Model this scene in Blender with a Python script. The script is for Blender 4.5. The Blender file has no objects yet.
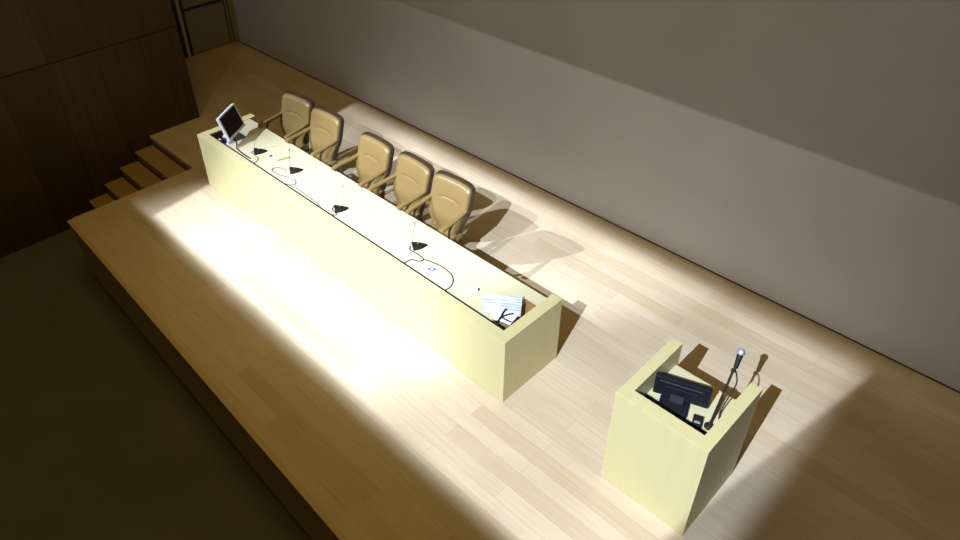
import bpy, bmesh, math, random
from mathutils import Vector, Matrix
from math import sin, cos, pi, radians as rad

S = bpy.context.scene
COL = S.collection
random.seed(7)

# ------------------------------------------------------------------ camera
f_px = 727.0235
R = [[0.7084278850, 0.7057066187, -0.0103971170],
     [0.4178807475, -0.4312727506, -0.7996120906],
     [-0.5687755379, 0.5621227472, -0.6004268520]]
cd = bpy.data.cameras.new('camera')
cam = bpy.data.objects.new('camera', cd)
COL.objects.link(cam)
cam.matrix_world = Matrix(((R[0][0], -R[1][0], -R[2][0], 7.8925),
                           (R[0][1], -R[1][1], -R[2][1], -3.2923),
                           (R[0][2], -R[1][2], -R[2][2], 5.1530), (0, 0, 0, 1)))
cd.sensor_width = 36
cd.lens = f_px * 36 / 960
cd.shift_x = 22.33 / 960
cd.shift_y = -38.71 / 960
cd.clip_end = 200
S.camera = cam
S.view_settings.view_transform = 'Standard'
S.view_settings.look = 'None'
S.view_settings.gamma = 1
S.view_settings.use_curve_mapping = False
S.view_settings.exposure = 0.0

# --------------------------------------------------------------- materials
def new_mat(name):
    m = bpy.data.materials.new(name)
    m.use_nodes = True
    nt = m.node_tree
    return m, nt, nt.nodes['Principled BSDF']

def plain(name, col, rough=.5, metal=0.0, var=.06, scale=30, bump=0.0):
    """one colour with a little procedural mottling"""
    m, nt, b = new_mat(name)
    tc = nt.nodes.new('ShaderNodeTexCoord')
    n = nt.nodes.new('ShaderNodeTexNoise'); n.inputs['Scale'].default_value = scale; n.inputs['Detail'].default_value = 4
    nt.links.new(tc.outputs['Object'], n.inputs['Vector'])
    mx = nt.nodes.new('ShaderNodeMix'); mx.data_type = 'RGBA'
    mx.inputs[6].default_value = tuple(c * (1 - var) for c in col) + (1,)
    mx.inputs[7].default_value = tuple(min(1, c * (1 + var)) for c in col) + (1,)
    nt.links.new(n.outputs['Fac'], mx.inputs[0])
    nt.links.new(mx.outputs[2], b.inputs['Base Color'])
    b.inputs['Roughness'].default_value = rough
    b.inputs['Metallic'].default_value = metal
    if bump:
        bp = nt.nodes.new('ShaderNodeBump'); bp.inputs['Strength'].default_value = bump; bp.inputs['Distance'].default_value = .004
        nt.links.new(n.outputs['Fac'], bp.inputs['Height']); nt.links.new(bp.outputs['Normal'], b.inputs['Normal'])
    return m

def ramp(nt, fac, stops):
    r = nt.nodes.new('ShaderNodeValToRGB')
    e = r.color_ramp.elements
    while len(e) < len(stops): e.new(.5)
    for el, (p, c) in zip(e, stops):
        el.position = p; el.color = tuple(c) + (1,)
    nt.links.new(fac, r.inputs['Fac'])
    return r.outputs['Color']

def planks(name, stops, bw=1.9, bh=.15, rough=.42, swap=False):
    """staggered strip flooring: boards of varied tone with a stretched grain"""
    m, nt, b = new_mat(name)
    L = nt.links.new
    tc = nt.nodes.new('ShaderNodeTexCoord')
    vec = tc.outputs['Object']
    br = nt.nodes.new('ShaderNodeTexBrick')
    br.offset = .37; br.offset_frequency = 2
    br.inputs['Scale'].default_value = 1
    br.inputs['Brick Width'].default_value = bw
    br.inputs['Row Height'].default_value = bh
    br.inputs['Mortar Size'].default_value = .0012
    br.inputs['Mortar Smooth'].default_value = .3
    br.inputs['Color1'].default_value = (0, 0, 0, 1); br.inputs['Color2'].default_value = (1, 1, 1, 1)
    br.inputs['Mortar'].default_value = (.35, .35, .35, 1)
    L(vec, br.inputs['Vector'])
    base = ramp(nt, br.outputs['Color'], stops)
    mp = nt.nodes.new('ShaderNodeMapping'); mp.inputs['Scale'].default_value = (1.2, 26, 26)
    L(vec, mp.inputs['Vector'])
    g = nt.nodes.new('ShaderNodeTexNoise'); g.inputs['Scale'].default_value = 1.6; g.inputs['Detail'].default_value = 5
    L(mp.outputs['Vector'], g.inputs['Vector'])
    gc = ramp(nt, g.outputs['Fac'], [(.25, (.90, .88, .84)), (.75, (1.05, 1.05, 1.04))])
    n2 = nt.nodes.new('ShaderNodeTexNoise'); n2.inputs['Scale'].default_value = 1.3; n2.inputs['Detail'].default_value = 2
    L(vec, n2.inputs['Vector'])
    bc = ramp(nt, n2.outputs['Fac'], [(.3, (.93, .92, .9)), (.7, (1.04, 1.04, 1.03))])
    def mul(a, c):
        x = nt.nodes.new('ShaderNodeMix'); x.data_type = 'RGBA'; x.blend_type = 'MULTIPLY'; x.inputs[0].default_value = 1
        L(a, x.inputs[6]); L(c, x.inputs[7]); return x.outputs[2]
    col = mul(mul(base, gc), bc)
    dk = nt.nodes.new('ShaderNodeMix'); dk.data_type = 'RGBA'
    L(br.outputs['Fac'], dk.inputs[0]); L(col, dk.inputs[6]); dk.inputs[7].default_value = (.38, .26, .13, 1)
    L(dk.outputs[2], b.inputs['Base Color'])
    b.inputs['Roughness'].default_value = rough
    b.inputs['Specular IOR Level'].default_value = .35
    return m

def veneer(name, col, axis='Z', var=.07, rough=.45, groove=False):
    """wood veneer with its grain along one axis"""
    m, nt, b = new_mat(name)
    L = nt.links.new
    tc = nt.nodes.new('ShaderNodeTexCoord')
    mp = nt.nodes.new('ShaderNodeMapping')
    sc = {'X': (.8, 14, 14), 'Y': (14, .8, 14), 'Z': (9, 9, .7)}[axis]
    mp.inputs['Scale'].default_value = sc
    L(tc.outputs['Object'], mp.inputs['Vector'])
    n = nt.nodes.new('ShaderNodeTexNoise'); n.inputs['Scale'].default_value = 1.5; n.inputs['Detail'].default_value = 5; n.inputs['Distortion'].default_value = .4
    L(mp.outputs['Vector'], n.inputs['Vector'])
    c = ramp(nt, n.outputs['Fac'], [(.25, tuple(x * (1 - var) for x in col)), (.5, col), (.8, (col[0] * (1 + var * .5), col[1] * (1 + var * .35), col[2] * (1 - var * .5)))])
    L(c, b.inputs['Base Color'])
    b.inputs['Roughness'].default_value = rough
    b.inputs['Specular IOR Level'].default_value = .3
    return m

def slatted_wood(name):
    """dark timber acoustic cladding: narrow upright slits, panels of varied tone"""
    m, nt, b = new_mat(name)
    L = nt.links.new
    tc = nt.nodes.new('ShaderNodeTexCoord')
    sp = nt.nodes.new('ShaderNodeSeparateXYZ'); L(tc.outputs['Object'], sp.inputs[0])
    cb = nt.nodes.new('ShaderNodeCombineXYZ'); L(sp.outputs['Y'], cb.inputs['X']); L(sp.outputs['Z'], cb.inputs['Y'])
    br = nt.nodes.new('ShaderNodeTexBrick'); br.offset = 0
    br.inputs['Scale'].default_value = 1; br.inputs['Brick Width'].default_value = .60; br.inputs['Row Height'].default_value = 2.32
    br.inputs['Mortar Size'].default_value = .004
    br.inputs['Color1'].default_value = (.080, .048, .014, 1); br.inputs['Color2'].default_value = (.110, .068, .020, 1); br.inputs['Mortar'].default_value = (.04, .02, .009, 1)
    mp0 = nt.nodes.new('ShaderNodeMapping'); mp0.inputs['Location'].default_value = (.3, .9, 0)
    L(cb.outputs[0], mp0.inputs['Vector']); L(mp0.outputs[0], br.inputs['Vector'])
    w = nt.nodes.new('ShaderNodeTexWave'); w.wave_type = 'BANDS'; w.bands_direction = 'Y'
    w.inputs['Scale'].default_value = 14; w.inputs['Distortion'].default_value = 0
    L(tc.outputs['Object'], w.inputs['Vector'])
    wc = ramp(nt, w.outputs['Fac'], [(.08, (.45, .42, .4)), (.35, (1, 1, 1))])
    mp = nt.nodes.new('ShaderNodeMapping'); mp.inputs['Scale'].default_value = (8, 10, .8); L(tc.outputs['Object'], mp.inputs['Vector'])
    n = nt.nodes.new('ShaderNodeTexNoise'); n.inputs['Scale'].default_value = 1.4; n.inputs['Detail'].default_value = 4; L(mp.outputs[0], n.inputs['Vector'])
    nc = ramp(nt, n.outputs['Fac'], [(.25, (.75, .72, .7)), (.75, (1.1, 1.1, 1.1))])
    def mul(a, c):
        x = nt.nodes.new('ShaderNodeMix'); x.data_type = 'RGBA'; x.blend_type = 'MULTIPLY'; x.inputs[0].default_value = 1
        L(a, x.inputs[6]); L(c, x.inputs[7]); return x.outputs[2]
    L(mul(mul(br.outputs['Color'], wc), nc), b.inputs['Base Color'])
    b.inputs['Roughness'].default_value = .6
    b.inputs['Specular IOR Level'].default_value = .2
    return m

def plaster(name, col, var=.05):
    m, nt, b = new_mat(name)
    L = nt.links.new
    tc = nt.nodes.new('ShaderNodeTexCoord')
    n = nt.nodes.new('ShaderNodeTexNoise'); n.inputs['Scale'].default_value = .9; n.inputs['Detail'].default_value = 6; n.inputs['Roughness'].default_value = .6
    L(tc.outputs['Object'], n.inputs['Vector'])
    L(ramp(nt, n.outputs['Fac'], [(.3, tuple(c * (1 - var) for c in col)), (.7, tuple(c * (1 + var) for c in col))]), b.inputs['Base Color'])
    b.inputs['Roughness'].default_value = .85
    b.inputs['Specular IOR Level'].default_value = .15
    return m

def newsprint(name, bands=9, ink=(.34, .38, .54), paper=(.60, .62, .70)):
    """white sheet with blue-grey rules of illegible print"""
    m, nt, b = new_mat(name)
    L = nt.links.new
    tc = nt.nodes.new('ShaderNodeTexCoord')
    w = nt.nodes.new('ShaderNodeTexWave'); w.wave_type = 'BANDS'; w.bands_direction = 'Y'; w.inputs['Scale'].default_value = bands
    mp = nt.nodes.new('ShaderNodeMapping'); mp.inputs['Rotation'].default_value = (0, 0, -.64)
    L(tc.outputs['Object'], mp.inputs['Vector']); L(mp.outputs[0], w.inputs['Vector'])
    mq = nt.nodes.new('ShaderNodeMapping'); mq.inputs['Scale'].default_value = (.35, 2.2, 1); L(mp.outputs[0], mq.inputs['Vector'])
    n = nt.nodes.new('ShaderNodeTexNoise'); n.inputs['Scale'].default_value = 22; n.inputs['Detail'].default_value = 1
    L(mq.outputs[0], n.inputs['Vector'])
    a = nt.nodes.new('ShaderNodeMath'); a.operation = 'MULTIPLY'; L(w.outputs['Fac'], a.inputs[0])
    g = nt.nodes.new('ShaderNodeMath'); g.operation = 'GREATER_THAN'; g.inputs[1].default_value = .5; L(n.outputs['Fac'], g.inputs[0]); L(g.outputs[0], a.inputs[1])
    L(ramp(nt, a.outputs[0], [(.3, paper), (.9, ink)]), b.inputs['Base Color'])
    b.inputs['Roughness'].default_value = .7
    return m

M = {}
M['deck'] = planks('maple_boards', [(0, (.535, .415, .26)), (.3, (.58, .47, .318)), (.7, (.605, .49, .33)), (1, (.63, .515, .355))])
M['nosing'] = veneer('maple_edge', (.50, .37, .19), 'X')
M['fascia'] = veneer('maple_fascia', (.56, .41, .18), 'X')
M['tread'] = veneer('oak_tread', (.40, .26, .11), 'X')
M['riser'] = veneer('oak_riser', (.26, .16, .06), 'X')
M['audience'] = plaster('dark_concrete', (.125, .125, .115), .10)
M['plaster'] = plaster('grey_plaster', (.47, .465, .45))
M['end_plaster'] = plaster('end_plaster', (.34, .32, .26))
M['slats'] = slatted_wood('dark_slatted_timber')
M['black'] = plain('black_metal', (.012, .012, .013), .45)
M['gap'] = plain('shadow_gap_dark', (.030, .018, .010), .8)  # near-black colour standing for the shade in gaps and recesses
M['door'] = plain('grey_door_paint', (.26, .245, .19), .55, var=.03, scale=3)
M['door_edge'] = plain('pale_door_edge', (.42, .44, .46), .5)
M['birch_front'] = veneer('pale_birch_upright', (.565, .490, .235), 'Z', .045)
M['birch_top'] = veneer('pale_birch_top', (.575, .515, .31), 'X', .04)
M['birch_in'] = veneer('pale_birch_inside', (.54, .44, .19), 'Z', .06)
M['leather'] = plain('tan_leather', (.215, .138, .043), .42, var=.07, scale=14, bump=.08)
M['leather_dark'] = plain('brown_leather_edge', (.050, .028, .013), .45, var=.1, scale=20)
M['chair_metal'] = plain('bronze_metal', (.10, .075, .05), .35, .6)
M['mic_black'] = plain('black_plastic', (.014, .011, .008), .6)
M['rod'] = plain('grey_rod', (.16, .15, .13), .45, .3)
M['cable'] = plain('grey_cable', (.05, .048, .042), .5)
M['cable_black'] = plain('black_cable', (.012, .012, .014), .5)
M['cable_pale'] = plain('pale_cable', (.13, .125, .115), .5)
M['white_plastic'] = plain('white_plastic', (.78, .79, .83), .4, var=.02)
M['screen'] = plain('dark_screen', (.006, .005, .006), .12)
M['screen'].node_tree.nodes['Principled BSDF'].inputs['Specular IOR Level'].default_value = .12
M['dark_plastic'] = plain('dark_blue_black_plastic', (.010, .010, .014), .42)
M['silver'] = plain('silver_grille', (.62, .66, .78), .4, .7, bump=.4, scale=250)
M['paper'] = plain('white_paper', (.70, .71, .76), .7, var=.02)
M['print'] = newsprint('printed_sheet')
M['well'] = veneer('well_shadow_brown', (.26, .16, .055), 'X')  # brown stands for the shadow inside the right well
M['blue'] = plain('blue_ink', (.07, .11, .34), .6)
M['blue_cap'] = plain('blue_plastic', (.05, .06, .25), .4)
M['pencil'] = plain('yellow_paint', (.30, .22, .03), .5)
M['graphite'] = plain('graphite', (.08, .07, .06), .5)

for k_ in ('mic_black', 'dark_plastic', 'cable_black'):
    M[k_].node_tree.nodes['Principled BSDF'].inputs['Specular IOR Level'].default_value = .2

# ----------------------------------------------------------------- helpers
def bm_box(bm, x0, x1, y0, y1, z0, z1, bev=0, seg=2):
    r = bmesh.ops.create_cube(bm, size=1)
    vs = r['verts']
    for v in vs:
        v.co = Vector(((x0 + x1) / 2 + v.co.x * (x1 - x0), (y0 + y1) / 2 + v.co.y * (y1 - y0), (z0 + z1) / 2 + v.co.z * (z1 - z0)))
    if bev:
        es = list({e for v in vs for e in v.link_edges})
        bmesh.ops.bevel(bm, geom=es, offset=bev, segments=seg, profile=.5, affect='EDGES')
    return bm

def bm_prism(bm, poly, z0, z1, bev=0):
    lo = [bm.verts.new((x, y, z0)) for x, y in poly]
    hi = [bm.verts.new((x, y, z1)) for x, y in poly]
    n = len(poly)
    fs = [bm.faces.new(lo[::-1]), bm.faces.new(hi)]
    for i in range(n):
        fs.append(bm.faces.new((lo[i], lo[(i + 1) % n], hi[(i + 1) % n], hi[i])))
    bmesh.ops.recalc_face_normals(bm, faces=fs)
    if bev:
        es = list({e for f in fs for e in f.edges})
        bmesh.ops.bevel(bm, geom=es, offset=bev, segments=2, profile=.5, affect='EDGES')
    return bm

def smooth_path(pts, n=8):
    """Catmull-Rom through the points"""
    P = [Vector(p) for p in pts]
    if len(P) < 3: return P
    P = [P[0] * 2 - P[1]] + P + [P[-1] * 2 - P[-2]]
    out = []
    for i in range(1, len(P) - 2):
        a, b, c, d = P[i - 1:i + 3]
        for k in range(n):
            t = k / n
            out.append(.5 * ((2 * b) + (c - a) * t + (2 * a - 5 * b + 4 * c - d) * t * t + (3 * b - a - 3 * c + d) * t ** 3))
    out.append(P[-2])
    return out

def bm_sweep(bm, path, prof, up=Vector((0, 0, 1)), scales=None):
    """sweep a closed 2-D profile (side, up) along a path"""
    rings = []
    n = len(path)
    for i, p in enumerate(path):
        t = (path[min(i + 1, n - 1)] - path[max(i - 1, 0)]).normalized()
        s = t.cross(up)
        if s.length < 1e-4: s = t.cross(Vector((1, 0, 0)))
        s.normalize(); u = s.cross(t).normalized()
        k = scales[i] if scales else 1
        rings.append([bm.verts.new(p + s * a * k + u * b * k) for a, b in prof])
    m = len(prof)
    for i in range(n - 1):
        for j in range(m):
            bm.faces.new((rings[i][j], rings[i][(j + 1) % m], rings[i + 1][(j + 1) % m], rings[i + 1][j]))
    bm.faces.new(rings[0][::-1]); bm.faces.new(rings[-1])
    bmesh.ops.recalc_face_normals(bm, faces=bm.faces[:])
    return bm

def circ(r, n=8):
    return [(r * cos(2 * pi * k / n), r * sin(2 * pi * k / n)) for k in range(n)]

def bm_tube(bm, pts, r, n=8, sm=8, up=Vector((0, 0, 1))):
    return bm_sweep(bm, smooth_path(pts, sm), circ(r, n), up)

def bm_lathe(bm, prof, n=20, M4=None):
    rings = []
    for r, z in prof:
        rings.append([bm.verts.new((r * cos(2 * pi * k / n), r * sin(2 * pi * k / n), z)) for k in range(n)])
    for i in range(len(rings) - 1):
        for j in range(n):
            bm.faces.new((rings[i][j], rings[i][(j + 1) % n], rings[i + 1][(j + 1) % n], rings[i + 1][j]))
    bm.faces.new(rings[0][::-1]); bm.faces.new(rings[-1])
    if M4 is not None:
        bmesh.ops.transform(bm, matrix=M4, verts=[v for r in rings for v in r])
    bmesh.ops.recalc_face_normals(bm, faces=bm.faces[:])
    return bm

def obj(name, bm, mat, parent=None, loc=(0, 0, 0), rot=(0, 0, 0), smooth=False, label=None):
    me = bpy.data.meshes.new(name)
    bm.to_mesh(me); bm.free()
    me.materials.append(M[mat] if isinstance(mat, str) else mat)
    if smooth:
        for p in me.polygons: p.use_smooth = True
        try: me.set_sharp_from_angle(angle=rad(45))
        except Exception: pass
    o = bpy.data.objects.new(name, me)
    COL.objects.link(o)
    o.location = loc; o.rotation_euler = rot
    if parent: o.parent = parent
    if label: o['label'] = label
    return o

def B(*a, **k): return bm_box(bmesh.new(), *a, **k)

def thing(name, label, cat, loc=(0, 0, 0), rz=0, group=None):
    o = bpy.data.objects.new(name, None); COL.objects.link(o)
    o.empty_display_size = .1
    o.location = loc; o.rotation_euler = (0, 0, rz)
    o['label'] = label; o['category'] = cat
    if group: o['group'] = group
    return o

def tag(o, label, cat, group=None):
    o['label'] = label; o['category'] = cat
    if group: o['group'] = group
    return o

def struct(o):
    o['kind'] = 'structure'; return o

def dup(root, loc, rz, label):
    r = root.copy(); COL.objects.link(r); r.location = loc; r.rotation_euler = (0, 0, rz); r['label'] = label
    for ch in list(root.children):
        c = ch.copy(); COL.objects.link(c); c.parent = r
        for g in list(ch.children):
            d = g.copy(); COL.objects.link(d); d.parent = c
    return r

# ----------------------------------------------------------------- setting
H = .75                                   # long table height
XW, XS, YSTEP, YWE = -1.80, -.546, .06, .86
def SY(x): return -1.646 - .0378 * x      # front edge of the stage
def WY(x): return 2.8575 + .0102 * x      # back wall
XR, FZ = 13.0, -.90

bm = bmesh.new()
bm_prism(bm, [(-4.2, YSTEP), (XS, YSTEP), (XS, SY(XS) + .05), (XR, SY(XR) + .05), (XR, WY(XR) + .25), (-4.2, WY(-4.2) + .25)], -.05, 0)
struct(obj('stage_deck', bm, 'deck'))
bm = bmesh.new()                           # pale edge board round the front and the stair side
bm_prism(bm, [(XS, SY(XS) + .05), (XS, SY(XS)), (XR, SY(XR)), (XR, SY(XR) + .05)], -.05, .001)
struct(obj('trim_1', bm, 'nosing'))
bm = bmesh.new()
bm_prism(bm, [(XS + .01, SY(XS) + .03), (XR, SY(XR) + .03), (XR, SY(XR) + .13), (XS + .01, SY(XS) + .13)], -.79, -.05)
bm_box(bm, XS + .01, XS + .07, SY(XS) + .13, YSTEP - .02, FZ, -.05)
struct(obj('stage_fascia', bm, 'fascia'))
bm = bmesh.new()
bm_prism(bm, [(XS + .05, SY(XS) + .16), (XR, SY(XR) + .16), (XR, SY(XR) + .2), (XS + .05, SY(XS) + .2)], FZ, -.72)
struct(obj('baseboard_front', bm, 'gap'))

struct(obj('floor', B(-6, XR, -9.5, .2, FZ - .1, FZ), 'audience'))

t = thing('stage_steps', 'dark timber steps descending beside the stage along the slatted wood wall', 'steps', (XW, YSTEP, FZ))
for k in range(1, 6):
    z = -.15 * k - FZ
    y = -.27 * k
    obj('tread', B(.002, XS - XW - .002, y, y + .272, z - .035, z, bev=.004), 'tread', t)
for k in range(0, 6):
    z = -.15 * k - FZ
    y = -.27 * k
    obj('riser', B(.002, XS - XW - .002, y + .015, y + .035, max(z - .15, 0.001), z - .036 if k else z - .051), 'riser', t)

# back wall: plaster over a shadow gap, its shade coloured into a recessed strip
bm = bmesh.new()
bm_prism(bm, [(-4.1, WY(-4.1)), (XR, WY(XR)), (XR, WY(XR) + .2), (-4.1, WY(-4.1) + .2)], .035, 5.2)
struct(obj('wall_back', bm, 'plaster'))
bm = bmesh.new()
bm_prism(bm, [(-4.1, WY(-4.1) + .02), (XR, WY(XR) + .02), (XR, WY(XR) + .06), (-4.1, WY(-4.1) + .06)], 0, .035)
struct(obj('shadow_gap_back', bm, 'gap'))

# slatted timber wall on the left, two tiers with an open joint
bm = bmesh.new()
bm_box(bm, XW - .2, XW, -9.5, YWE, FZ, 1.405)
bm_box(bm, XW - .2, XW, -9.5, YWE, 1.415, 4.6)
bm_box(bm, XW - .19, XW - .012, -9.5, YWE - .005, 1.40, 1.42)
struct(obj('wall_left', bm, 'slats'))

# alcove behind it with a grey door in a black frame
struct(obj('wall_end', B(-4.25, -4.05, .3, 2.95, 0, 4.6), 'end_plaster'))
d = struct(obj('door_1', B(-4.0, -3.955, 1.955, 2.66, .012, 2.15, bev=.004), 'door'))
obj('door_frame', bm_box(bm_box(B(-4.05, -3.94, 1.80, 1.845, 0, 2.2), -4.05, -3.94, 1.91, 1.955, 0, 2.2), -4.05, -3.94, 1.80, 2.72, 2.2, 2.26), 'black', d)
obj('frame_infill', B(-4.05, -3.955, 1.845, 1.91, 0, 2.2), 'door_edge', d)
obj('door_bar', B(-3.955, -3.925, 1.955, 2.66, .79, .825, bev=.005), 'black', d)
obj('door_jamb', bm_box(bm_box(B(-4.05, -3.97, 2.66, 2.70, 0, 2.2), -4.05, -3.94, 2.715, 2.755, 0, 2.2), -4.05, -3.94, 2.775, 2.815, 0, 2.2), 'door', d)

# -------------------------------------------------------------- long table
L, D, ET, FT = 5.108, .768, .11, .105
T = thing('conference_table', 'long pale birch panel table with solid front and end panels', 'table')
obj('front_panel', B(0, L, 0, FT, 0.001, H, bev=.002), 'birch_front', T)
obj('end_panel', B(0.0005, ET, FT, D, 0.001, H, bev=.002), 'birch_front', T)
obj('end_panel', B(L - ET, L - .0005, FT, D, 0.001, H, bev=.002), 'birch_front', T)
TZ = H - .006
y0, y1 = FT + .028, .685
wl, wr = .50, L - ET - .165                # wells at both ends
yw = .575
bm = bmesh.new()
bm_box(bm, wl, wr, y0, y1, TZ - .035, TZ)
bm_box(bm, ET, wl, .43, y1, TZ - .035, TZ)
bm_box(bm, wr, L - ET, yw, y1, TZ - .035, TZ)
obj('tabletop', bm, 'birch_top', T)
obj('slot_shade_strip', B(ET, L - ET, FT + .001, y0 - .001, TZ - .030, TZ - .006), 'cable_black', T, label='black strip standing for the shade in the front slot')  # black filler added to paint the shade inside the open slot
obj('cable_tray', B(ET, L - ET, FT + .002, y0 + .06, TZ - .10, TZ - .085), 'gap', T)
def well(x0, x1, ya, yb, zb):
    bm = bmesh.new()
    bm_box(bm, x0 + .001, x1 - .001, ya, yb, zb - .012, zb)
    bm_box(bm, x0 + .001, x1 - .001, yb - .012, yb, zb, TZ - .036)
    return bm
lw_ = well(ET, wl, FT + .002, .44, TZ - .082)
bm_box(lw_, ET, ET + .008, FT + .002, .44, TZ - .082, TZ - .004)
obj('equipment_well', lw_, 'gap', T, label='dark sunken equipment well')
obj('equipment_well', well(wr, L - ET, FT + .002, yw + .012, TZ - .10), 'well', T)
obj('rear_rail', B(ET, L - ET, .40, .43, .42, .60), 'birch_in', T)

# ------------------------------------------------------------------ chairs
def bm_back(front=True):
    """leather back: narrow at the seat, broad rounded shoulders, rolled top"""
    bm = bmesh.new()
    NU, NV = 36, 40
    def half(v):
        w = .160 + .095 * min(1, v / .45) ** .8
        if v > .90: w *= 1 - .10 * ((v - .90) / .10) ** 2.5
        return w
    def pos(u, v, off):
        w = half(v) + (0 if front else .010)
        z = .495 + (.570 if front else .583) * v - (.020 * abs(u) ** 4 if v > .5 else 0) * min(1, (v - .5) * 3)
        y = .165 + .055 * v + .050 * v * v - .030 * math.exp(-((v - .28) / .2) ** 2)
        y -= .025 * u * u * (1 - .5 * v)                 # wings come forward
        return Vector((u * w, y + off, z))
    def groove(u, v):
        seam = .62 + .035 * (1 - (u / .62) ** 2)
        g = 0
        if abs(u) < .62: g += .010 * math.exp(-((v - seam) / .018) ** 2) * min(1, (.62 - abs(u)) * 8)
        return g
    grid = {}
    for s in (0, 1):
        for i in range(NU + 1):
            u = -1 + 2 * i / NU
            for j in range(NV + 1):
                v = j / NV
                e = max(0, (abs(u) - .80) / .20); e2 = max(0, (v - .90) / .10); e3 = max(0, (.06 - v) / .06)
                edge = math.sqrt(max(0, 1 - min(1, e * e + e2 * e2 + e3 * e3)))
                if front:
                    th = .034 * (.30 + .70 * edge)
                    off = -th + groove(u, v) if s == 0 else .012
                else:
                    th = .078 * (.65 + .35 * edge)
                    off = .0125 if s == 0 else .0125 + th
                grid[s, i, j] = bm.verts.new(pos(u, v, off))
    for i in range(NU):
        for j in range(NV):
            bm.faces.new((grid[0, i, j], grid[0, i + 1, j], grid[0, i + 1, j + 1], grid[0, i, j + 1]))
            bm.faces.new((grid[1, i, j], grid[1, i, j + 1], grid[1, i + 1, j + 1], grid[1, i + 1, j]))
    for i in range(NU):
        for j in (0, NV):
            bm.faces.new((grid[0, i, j], grid[0, i + 1, j], grid[1, i + 1, j], grid[1, i, j]))
    for j in range(NV):
        for i in (0, NU):
            bm.faces.new((grid[0, i, j], grid[0, i, j + 1], grid[1, i, j + 1], grid[1, i, j]))
    bmesh.ops.recalc_face_normals(bm, faces=bm.faces[:])
    return bm

def bm_cushion(x, ya, yb, za, zb, bev):
    bm = B(-x, x, ya, yb, za, zb)
    bmesh.ops.bevel(bm, geom=bm.edges[:], offset=bev, segments=5, profile=.5, affect='EDGES')
    for v in bm.verts:                                    # waterfall front, narrower rear
        f = (v.co.y - ya) / (yb - ya)
        v.co.x *= 1 - .12 * f
        if f < .25: v.co.z -= .03 * (1 - f / .25) ** 2
    return bm

def make_chair(label):
    t = thing('office_chair', label, 'chair', group='tan leather chairs behind the long table')
    st = obj('seat', bm_cushion(.228, -.29, .20, .430, .525, .038), 'leather', t, smooth=True)
    obj('seat_shell', bm_cushion(.21, -.26, .19, .400, .434, .012), 'leather_dark', st, smooth=True)
    bk = obj('backrest', bm_back(True), 'leather', t, smooth=True)
    obj('back_shell', bm_back(False), 'leather_dark', bk, smooth=True, label='dark brown rear shell and edge')
    bar = [(-.024, -.011), (.024, -.011), (.027, 0), (.020, .013), (-.020, .013), (-.027, 0)]
    for s in (-1, 1):
        pts = [(s * .235, .185, .812), (s * .243, .08, .800), (s * .246, -.04, .792), (s * .246, -.15, .788), (s * .243, -.20, .780)]
        a = obj('armrest', bm_sweep(bmesh.new(), smooth_path(pts, 8), bar), 'leather', t, smooth=True)
        fr = [(s * .236, .19, .792), (s * .243, .09, .782), (s * .246, .01, .775), (s * .246, -.055, .755), (s * .246, -.085, .70), (s * .246, -.09, .60), (s * .244, -.07, .49), (s * .240, .0, .432), (s * .225, .08, .420)]
        obj('arm_frame', bm_tube(bmesh.new(), fr, .013, 8), 'leather_dark', a, smooth=True)
    obj('back_bracket', bm_tube(bmesh.new(), [(0, .02, .388), (0, .17, .388), (0, .262, .45), (0, .268, .62)], .024, 8), 'leather_dark', t, smooth=True)
    obj('column', bm_lathe(bmesh.new(), [(.04, .09), (.04, .10), (.028, .11), (.028, .27), (.018, .272), (.018, .385), (.07, .387), (.07, .401)], 16), 'chair_metal', t, smooth=True)
    for k in range(5):
        a = 2 * pi * k / 5 + .3
        c, s = cos(a), sin(a)
        lg = obj('base_leg', bm_sweep(bmesh.new(), [Vector((c * .02, s * .02, .105)), Vector((c * .15, s * .15, .095)), Vector((c * .245, s * .245, .072))],
                                      [(-.024, -.014), (.024, -.014), (.018, .016), (-.018, .016)], scales=[1, .9, .65]), 'chair_metal', t)
        m4 = Matrix.Translation((c * .240, s * .240, .029)) @ Matrix.Rotation(a, 4, 'Z') @ Matrix.Rotation(pi / 2, 4, 'X')
        obj('caster', bm_lathe(bmesh.new(), [(.020, -.024), (.028, -.020), (.028, -.004), (.012, -.003), (.012, .003), (.028, .004), (.028, .020), (.020, .024)], 14, m4), 'leather_dark', lg, smooth=True)
    return t

CH = [((.645, .85, 0), 7, 'tan leather armchair nearest the flat screen, leftmost of the five'),
      ((1.228, .85, 0), 3, 'tan leather armchair second from the left, arm touching the leftmost one'),
      ((2.145, .84, 0), 0, 'tan leather armchair in the middle of the five, after the gap'),
      ((2.782, .85, 0), -2, 'tan leather armchair fourth from the left, between the middle and rightmost ones'),
      ((3.378, .868, 0), 4, 'tan leather armchair rightmost of the five, casting its shadow on open floor')]
ch0 = make_chair(CH[0][2])
for i, (loc, r, lab) in enumerate(CH):
    if i == 0: ch0.location = loc; ch0.rotation_euler = (0, 0, rad(r))
    else: dup(ch0, loc, rad(r), lab)

# ---------------------------------------------------- microphones on table
def cable(pts, parent, mat, r=.005, z=TZ):
    """pts in the table plane; the last one drops into the slot"""
    P = [(x, y, z + r + .0005) for x, y in pts]
    return obj('cable', bm_tube(bmesh.new(), P, r, 6, 6), mat, parent, smooth=True)

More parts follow.
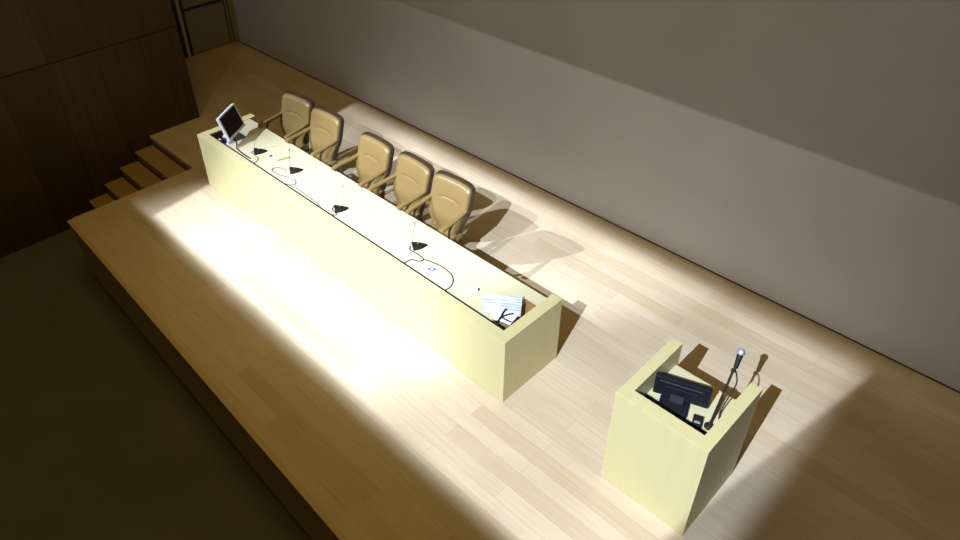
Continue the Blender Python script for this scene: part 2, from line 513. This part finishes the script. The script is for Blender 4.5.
def desk_mic(x, y, lean, hgt, label, cab, mat, extra=None):
    t = thing('desk_microphone', label, 'microphone', (x, y, TZ), 0, 'gooseneck microphones on the long table')
    bm = bmesh.new()                        # wedge base: broad tall end towards the hall, point towards the chair
    o0 = Vector((-.025, -.047, 0)); ax = Vector((.52, .854, 0)); sd = Vector((.854, -.52, 0))
    rows = []
    for k in range(9):
        q = k / 8
        hw = .052 * (1 - q ** 2.4) + .004; hz = .046 * (1 - q) ** .8 + .010
        c = o0 + ax * (.152 * q)
        rows.append([bm.verts.new(c + sd * (a * hw) + Vector((0, 0, b))) for a, b in ((-1, .0005), (-1, hz * .45), (-.55, hz * .9), (0, hz), (.55, hz * .9), (1, hz * .45), (1, .0005))])
    for k in range(8):
        for i in range(6):
            bm.faces.new((rows[k][i], rows[k][i + 1], rows[k + 1][i + 1], rows[k + 1][i]))
        bm.faces.new((rows[k][6], rows[k][0], rows[k + 1][0], rows[k + 1][6]))
    bm.faces.new(rows[0]); bm.faces.new(rows[8])
    bmesh.ops.recalc_face_normals(bm, faces=bm.faces[:])
    base = obj('base', bm, 'mic_black', t)
    obj('button', bm_lathe(bmesh.new(), [(.009, .030), (.009, .044), (.007, .046)], 12, Matrix.Translation((.005, .0, .004))), 'rod', base)
    p0 = (-.040, -.028, .040)
    p1 = (-.040, -.028 + lean * .35, .046 + hgt * .5)
    p2 = (-.040, -.028 + lean, .046 + hgt)
    obj('gooseneck', bm_tube(bmesh.new(), [p0, p1, p2], .0028, 6, 8, Vector((1, 0, 0))), 'rod', t, smooth=True)
    d = (Vector(p2) - Vector(p1)).normalized()
    m4 = Matrix.Translation(p2) @ d.to_track_quat('Z', 'Y').to_matrix().to_4x4()
    obj('capsule', bm_lathe(bmesh.new(), [(.003, -.004), (.0045, 0), (.0055, .012), (.0055, .026), (.003, .032)], 10, m4), 'rod', t, smooth=True)
    for pts in [cab] + (extra or []):
        cable([(px - x, py - y) for px, py in pts], t, mat, z=0)
    return t

SL = FT + .012        # the slot
desk_mic(.915, .302, .06, .15, 'small black microphone on the table beside the flat screen, leftmost of four',
         [(.87, .28), (.86, .235), (.93, .225), (1.02, .22), (1.08, .17), (1.09, SL)], 'cable_pale')
desk_mic(1.574, .352, .025, .20, 'black wedge microphone with looping pale cable, between pencil and second chair',
         [(1.50, .30), (1.41, .275), (1.36, .23), (1.375, .18), (1.50, .175), (1.62, .215), (1.74, .235), (1.81, .195), (1.78, .145), (1.70, SL)], 'cable_pale',
         [[(1.74, .135), (1.95, .155), (2.16, .145), (2.28, .14), (2.38, SL)]])
desk_mic(2.552, .240, .13, .17, 'black wedge microphone in front of the middle chair, third from the left',
         [(2.46, .235), (2.50, .185), (2.58, .165), (2.61, .145), (2.56, SL)], 'cable')
desk_mic(3.61, .385, .04, .20, 'black wedge microphone in front of the rightmost chair, dark cable running to blue card',
         [(3.555, .335), (3.60, .295), (3.70, .30), (3.80, .285), (3.79, .235), (3.72, .20), (3.71, SL)], 'cable_black',
         [[(3.80, .285), (3.90, .315), (4.02, .33), (4.16, .31), (4.24, .245), (4.27, .18), (4.27, SL)]])

# ------------------------------------------------ flat screen at table left
WZ = TZ - .082                              # bottom of the left well
FS = thing('flat_screen_monitor', 'white framed flat screen monitor tilted back on the left end of the table', 'monitor', (.43, .27, WZ), 0)
yaw, tilt, w, hh = 2.141, .303, .412, .310
e = Vector((cos(yaw), sin(yaw), 0)); nrm = Vector((e.y, -e.x, 0))
up = -nrm * sin(tilt) + Vector((0, 0, cos(tilt)))
nn = e.cross(up)
P0 = Vector((.60, .120, .835)) - FS.location
def frame_mat(P, nout): return Matrix(((e.x, up.x, nout.x, P.x), (e.y, up.y, nout.y, P.y), (e.z, up.z, nout.z, P.z), (0, 0, 0, 1)))
FM = frame_mat(P0, nn)
def fobj(name, bm, mat, parent, m4=FM, **k):
    bmesh.ops.transform(bm, matrix=m4, verts=bm.verts[:])
    return obj(name, bm, mat, parent, **k)
fobj('monitor_shell', B(0, w, 0, hh, -.030, 0, bev=.006), 'white_plastic', FS)
bz = .016
bm = B(0, w, 0, .030, -.002, .008, bev=.002)
bm_box(bm, 0, w, hh - bz, hh, -.002, .008, bev=.002); bm_box(bm, 0, .020, .030, hh - bz, -.002, .008, bev=.002); bm_box(bm, w - bz, w, .030, hh - bz, -.002, .008, bev=.002)
fobj('bezel', bm, 'white_plastic', FS)
fobj('screen', B(.020, w - bz, .030, hh - bz, -.001, .003), 'screen', FS, label='switched-off black screen')
mid = P0 + e * (w / 2) + up * .10 - nn * .03
mb = Vector((mid.x, mid.y, .010)) - nn * .065
obj('stand_neck', bm_sweep(bmesh.new(), smooth_path([mid - nn * .002, mid - nn * .045 - up * .05, Vector((mb.x - .01, mb.y, .11)), Vector((mb.x, mb.y, .012))], 6), [(-.035, -.010), (.035, -.010), (.035, .010), (-.035, .010)]), 'white_plastic', FS, smooth=True)
obj('stand_base', bm_lathe(bmesh.new(), [(.073, .0005), (.076, .006), (.068, .014), (.03, .020)], 24, Matrix.Translation((mb.x, mb.y, 0))), 'white_plastic', FS, smooth=True)
cm = [Vector(v) - FS.location for v in ((.60, .19, .87), (.635, .185, .80), (.66, .160, .757), (.76, .146, .7525), (.88, .142, .7525), (.98, .144, .7525))]
obj('cable', bm_tube(bmesh.new(), cm, .007, 6, 6), 'cable_black', FS, smooth=True)
# small items in the well
tag(obj('white_adapter', B(-.045, .045, -.025, .025, 0, .030, bev=.006), 'white_plastic', None, (.185, .290, WZ + .0005), (0, 0, .5)), 'small white adapter box lying in the dark well under the flat screen', 'adapter')
t = thing('black_switch_box', 'black box with pale label in the well, below the flat screen corner', 'box', (.235, .165, WZ + .0005), .2)
obj('case', B(-.06, .06, -.03, .03, 0, .040, bev=.004), 'mic_black', t)
obj('button', B(-.02, .02, -.012, .012, .040, .043), 'white_plastic', t)

# ------------------------------------------------- small things on the table
t = thing('pencil', 'short yellow pencil lying on the table between the two left microphones', 'pencil', (1.268, .415, TZ + .0075), rad(72))
obj('shaft', bm_lathe(bmesh.new(), [(.007, -.075), (.007, .060), (.0025, .080)], 6, Matrix.Rotation(pi / 2, 4, 'Y')), 'pencil', t)
obj('point', bm_lathe(bmesh.new(), [(.0025, .080), (.0005, .088)], 6, Matrix.Rotation(pi / 2, 4, 'Y')), 'graphite', t)
tag(obj('bottle_cap', bm_lathe(bmesh.new(), [(.017, 0.0005), (.017, .010), (.014, .013)], 16), 'blue_cap', None, (1.10, .345, TZ), smooth=True), 'small dark blue cap on the table, right of the leftmost microphone', 'cap')
t = thing('name_card', 'white card with a blue oval mark, inside the dark cable loop', 'card', (3.965, .243, TZ), rad(38))
obj('card', B(-.060, .060, -.038, .038, .0005, .003), 'paper', t)
bm = bmesh.new()
n = 24
bm_prism(bm, [(.042 * cos(2 * pi * k / n), .027 * sin(2 * pi * k / n)) for k in range(n)], .003, .0036)
mk = obj('printed_mark', bm, 'blue', t, label='blue oval mark')
bm = bmesh.new()
bm_prism(bm, [(.020 * cos(2 * pi * k / n), .008 * sin(2 * pi * k / n)) for k in range(n)], .0036, .0041)
obj('mark_centre', bm, 'paper', mk)

t = thing('paper_card', 'small blank white card with a black pen tip, left of the printed sheet', 'card', (4.457, .288, TZ), rad(36))
obj('card', B(-.055, .055, -.045, .045, .0005, .0025), 'paper', t)
obj('clip', B(.040, .055, .010, .042, .0025, .010, bev=.002), 'mic_black', t, label='black clip')

def sheet(name, quad, mat, z0, label, cat, curl=.0, parent=None):
    """a sheet of paper as a thin curved slab over a quad given in table coordinates"""
    bm = bmesh.new()
    N = 14
    c = [sum(q[k] for q in quad) / 4 for k in (0, 1)]
    V = {}
    for s in (0, 1):
        for i in range(N + 1):
            for j in range(N + 1):
                a, b = i / N, j / N
                x = (quad[0][0] * (1 - a) + quad[1][0] * a) * (1 - b) + (quad[3][0] * (1 - a) + quad[2][0] * a) * b
                y = (quad[0][1] * (1 - a) + quad[1][1] * a) * (1 - b) + (quad[3][1] * (1 - a) + quad[2][1] * a) * b
                z = curl * (.5 - .5 * cos(2 * pi * (a * .8 + .1))) * (.6 + .4 * b) + (0 if s == 0 else .0015)
                V[s, i, j] = bm.verts.new((x - c[0], y - c[1], z))
    for i in range(N):
        for j in range(N):
            bm.faces.new([V[0, i, j], V[0, i, j + 1], V[0, i + 1, j + 1], V[0, i + 1, j]])
            bm.faces.new([V[1, i, j], V[1, i + 1, j], V[1, i + 1, j + 1], V[1, i, j + 1]])
    for i in range(N):
        for j in (0, N):
            bm.faces.new([V[0, i, j], V[0, i + 1, j], V[1, i + 1, j], V[1, i, j]])
            bm.faces.new([V[0, j, i], V[0, j, i + 1], V[1, j, i + 1], V[1, j, i]])
    bmesh.ops.recalc_face_normals(bm, faces=bm.faces[:])
    o = obj(name, bm, mat, parent, (c[0], c[1], z0), smooth=True)
    if label: tag(o, label, cat)
    return o

sheet('printed_sheet', [(4.720, .143), (4.985, .337), (4.835, .538), (4.539, .315)], 'print', TZ + .001, 'large creased white printed sheet lying over the right well', 'paper', .006)
sheet('folded_paper', [(4.850, .140), (4.994, .185), (4.965, .350), (4.740, .205)], 'paper', TZ + .010, 'plain white paper lying on the lower right corner of the printed sheet', 'paper', .012)
t = thing('headset', 'tangled black clip and lead lying on the white papers', 'headset', (4.893, .185, TZ + .034))
obj('lead', bm_tube(bmesh.new(), [(.010, -.062, -.006), (.000, -.012, .004), (-.030, .070, .004), (-.042, .113, .000)], .007, 6, 8), 'mic_black', t, smooth=True)
obj('clip', bm_tube(bmesh.new(), [(.000, -.012, .006), (.019, .058, .008), (.045, .110, .002)], .006, 6, 8), 'mic_black', t, smooth=True)
obj('earpiece', bm_tube(bmesh.new(), [(.006, .000, .006), (.075, .008, .004), (.098, .020, .002)], .005, 6, 6), 'dark_plastic', t, smooth=True)

# ------------------------------------------------------------------ lectern
a0, b0, c0, d0, hL, tl, tf = 6.180, 6.933, -.002, .772, 1.0176, .0926, .1095
LT = thing('lectern', 'box shaped pale birch lectern standing alone to the right of the long table', 'lectern', (a0, c0, 0))
W_, D_ = b0 - a0, d0 - c0
obj('front_panel', B(0, W_, 0, tf, .001, hL, bev=.002), 'birch_front', LT)
obj('side_panel', B(0.0005, tl, tf, D_, .001, hL, bev=.002), 'birch_front', LT)
obj('side_panel', B(W_ - tl, W_ - .0005, tf, D_, .001, hL, bev=.002), 'birch_front', LT)
DZ = .80
obj('desk_shelf', B(tl, W_ - tl, .322, .742, DZ - .035, DZ), 'birch_top', LT)
obj('desk_shade_strip', B(tl, W_ - tl, tf, .322, DZ - .035, DZ - .0005), 'cable_black', LT, label='black strip standing for the shadow along the front of the desk')  # added black strip, paints the front panel's shadow on the desk
obj('lower_shelf', B(tl, W_ - tl, tf, .70, .30, .335), 'birch_in', LT)

# monitor on the lectern, seen from behind
LM = thing('lectern_monitor', 'dark flat monitor seen from behind, sunk inside the lectern', 'monitor', (6.50, .40, DZ))
yaw = .354
e = Vector((cos(yaw), sin(yaw), 0)); nrm = Vector((e.y, -e.x, 0)); tilt = -.02
up = -nrm * sin(tilt) + Vector((0, 0, cos(tilt))); nn = e.cross(up)
lw, lh = .410, .192
P0 = Vector((6.302, .342, .830)) - LM.location
FM = frame_mat(P0, nn)
fobj('rear_shell', B(0, lw, 0, lh, -.048, .0, bev=.008), 'dark_plastic', LM, FM)
fobj('rear_housing', B(.08, lw - .08, .02, lh - .065, -.001, .018, bev=.008), 'dark_plastic', LM, FM)
fobj('rear_trim', B(.04, lw - .06, .150, .160, -.001, .003), 'cable', LM, FM, label='grey strip across the back')
fobj('screen', B(.015, lw - .015, .015, lh - .015, -.050, -.047), 'screen', LM, FM)
mid = P0 + e * (lw / 2 - .02) + up * .06
obj('stand_neck', bm_sweep(bmesh.new(), [mid + nn * .010, mid + nn * .040 - up * .045, Vector((mid.x + nn.x * .045, mid.y + nn.y * .045, .012))], [(-.05, -.012), (.05, -.012), (.05, .012), (-.05, .012)]), 'dark_plastic', LM)
obj('stand_base', B(-.12, .10, -.085, .055, .0005, .030, bev=.008), 'dark_plastic', LM, (mid.x + nn.x * .045, mid.y + nn.y * .045, 0), (0, 0, yaw))

t = thing('control_box', 'small black control box with pale keys beside the lectern microphone base', 'box', (6.690, .335, DZ + .0005), .35)
obj('case', B(-.035, .035, -.05, .05, 0, .045, bev=.004), 'mic_black', t)
obj('key_row', B(-.022, .022, -.034, -.014, .045, .050, bev=.002), 'silver', t)
obj('lead', bm_tube(bmesh.new(), [(0, -.045, .02), (-.02, -.085, .010), (-.09, -.10, .008), (-.16, -.10, .008)], .006, 6, 6), 'cable_black', t, smooth=True)

# stand microphone of the lectern
ms = thing('microphone_stand', 'thin black gooseneck stand rising from the right of the lectern desk', 'microphone stand', (6.768, .375, DZ))
O = Vector(ms.location)
obj('stand_base', bm_lathe(bmesh.new(), [(.036, .0005), (.036, .012), (.024, .020), (.012, .030)], 20), 'mic_black', ms, smooth=True)
top = Vector((6.694, .768, 1.022)) - O
obj('gooseneck', bm_tube(bmesh.new(), [(0, 0, .02), (-.012, .07, .055), (-.045, .245, .130), tuple(top)], .0095, 8, 8), 'mic_black', ms, smooth=True)
clip = top + Vector((-.002, .020, .012))
obj('microphone_clip', bm_tube(bmesh.new(), [tuple(top), tuple(clip)], .017, 8, 4), 'mic_black', ms, smooth=True)
mic = thing('handheld_microphone', 'handheld microphone with silver ball grille clipped on top of the lectern stand', 'microphone', tuple(O + clip))
ax = Vector((-.024, .095, .082)).normalized()
m4 = Matrix.Translation((.0, .030, .024)) @ ax.to_track_quat('Z', 'Y').to_matrix().to_4x4()
obj('body', bm_lathe(bmesh.new(), [(.012, -.030), (.0165, -.026), (.019, .02), (.022, .062), (.025, .075)], 16, m4), 'mic_black', mic, smooth=True)
gr = [(.022, .075)] + [(.031 * cos(x), .099 + .031 * sin(x)) for x in [-.75, -.4, 0, .4, .8, 1.15, 1.45]]
obj('grille', bm_lathe(bmesh.new(), gr, 18, m4), 'silver', mic, smooth=True, label='silver ball grille')
tail = m4 @ Vector((.004, 0, -.028))
cp = [tail, Vector((6.742, .735, 1.035)) - mic.location, Vector((6.768, .690, 1.00)) - mic.location, Vector((6.770, .60, .935)) - mic.location, Vector((6.775, .50, .86)) - mic.location, Vector((6.800, .46, .808)) - mic.location]
obj('cable', bm_tube(bmesh.new(), [tuple(c) for c in cp], .0055, 6, 8), 'cable_black', mic, smooth=True)

# ------------------------------------------------------------------- lights
def framed_spot(name, loc, aim, power, color, cuts, size=.02):
    """a theatre profile spot: shutters cut the beam along straight lines.
    cuts = [(weight, shutters)], shutter = (nx, ny, c, soft): keeps the side of the stage floor where nx*x + ny*y > c"""
    ld = bpy.data.lights.new(name, 'SPOT')
    ld.energy = power; ld.color = color; ld.shadow_soft_size = size
    ld.spot_size = rad(100); ld.spot_blend = .15
    ld.use_nodes = True
    nt = ld.node_tree; Lk = nt.links.new
    em = nt.nodes.get('Emission')
    geo = nt.nodes.new('ShaderNodeNewGeometry')
    sp = nt.nodes.new('ShaderNodeSeparateXYZ'); Lk(geo.outputs['Incoming'], sp.inputs[0])
    def m(op, a, b=None, c=None):
        x = nt.nodes.new('ShaderNodeMath'); x.operation = op
        for i, v in enumerate((a, b, c)):
            if v is None: continue
            if isinstance(v, (int, float)): x.inputs[i].default_value = v
            else: Lk(v, x.inputs[i])
        return x.outputs[0]
    az = m('MAXIMUM', m('ABSOLUTE', sp.outputs['Z']), 1e-3)
    sgn = SIGN
    fx = m('ADD', m('MULTIPLY', m('DIVIDE', sp.outputs['X'], az), sgn * loc[2]), loc[0])
    fy = m('ADD', m('MULTIPLY', m('DIVIDE', sp.outputs['Y'], az), sgn * loc[2]), loc[1])
    def mask(planes):
        out = None
        for nx, ny, c, soft in planes:
            v = m('ADD', m('MULTIPLY', fx, nx), m('MULTIPLY', fy, ny))
            mr = nt.nodes.new('ShaderNodeMapRange'); mr.interpolation_type = 'SMOOTHSTEP'
            mr.inputs['From Min'].default_value = c - soft; mr.inputs['From Max'].default_value = c + soft
            Lk(v, mr.inputs['Value'])
            out = mr.outputs[0] if out is None else m('MULTIPLY', out, mr.outputs[0])
        return out
    out = None
    for wgt, planes in cuts:
        k = m('MULTIPLY', mask(planes), wgt)
        out = k if out is None else m('ADD', out, k)
    Lk(out, em.inputs['Strength'])
    o = bpy.data.objects.new(name, ld); COL.objects.link(o)
    o.location = loc
    dv = Vector(aim) - Vector(loc)
    o.rotation_euler = dv.to_track_quat('-Z', 'Y').to_euler()
    return o
SIGN = 1
COOL = (.68, .80, 1.03)
framed_spot('profile_spot_left', (-1.9, -7.6, 9.5), (2, 1, 0), 9800, COOL,
            [(1, [(1, .16, -.02, .05), (0, 1, -.83, .055), (-1, .5, -4.45, .3), (0, -1, -2.70, .2)])])
framed_spot('profile_spot_centre', (4.3, -8.5, 9.5), (4, 1, 0), 5500, COOL,
            [(1, [(1, -.3, .0, .3), (0, 1, -.88, .07), (-1, .2, -4.6, .4), (0, -1, -2.65, .2)])])
framed_spot('profile_spot_right', (7.8, -8.5, 9.5), (5, 1, 0), 15500, COOL,
            [(.56, [(1, 0, .2, .5), (0, 1, -.90, .08), (-.985, .171, -6.77, .04), (0, -1, -2.62, .2)]),
             (.44, [(1, 0, .8, .5), (0, 1, -.97, .12), (-1, 0, -7.22, .15), (0, -1, -2.7, .25)]),
             (.022, [(0, 1, -.5, .5)]), (.025, [(0, 1, 3.1, .5)])])  # last two cuts: weak spill added as fill over floor and upper wall
framed_spot('wall_wash', (4.5, -8.5, 9.5), (4, 3, 0), 1450, (1.0, .93, .84),
            [(1, [(1, 0, .6, 2.2), (0, 1, 2.3, .4), (-1, 0, -8.1, 2.4), (0, -1, -5.54, .03)])])

# unseen warm fill, added overhead to lift the unlit areas
ld = bpy.data.lights.new('ambient_fill', 'AREA'); ld.energy = 205; ld.shape = 'RECTANGLE'; ld.size = 8; ld.size_y = 5; ld.color = (1, .655, .15)
ho = bpy.data.objects.new('ambient_fill', ld); COL.objects.link(ho); ho.location = (3.2, -2.0, 9.5)

w = bpy.data.worlds.new('world'); S.world = w; w.use_nodes = True
bg = w.node_tree.nodes['Background']
bg.inputs['Color'].default_value = (1, .80, .50, 1); bg.inputs['Strength'].default_value = .012
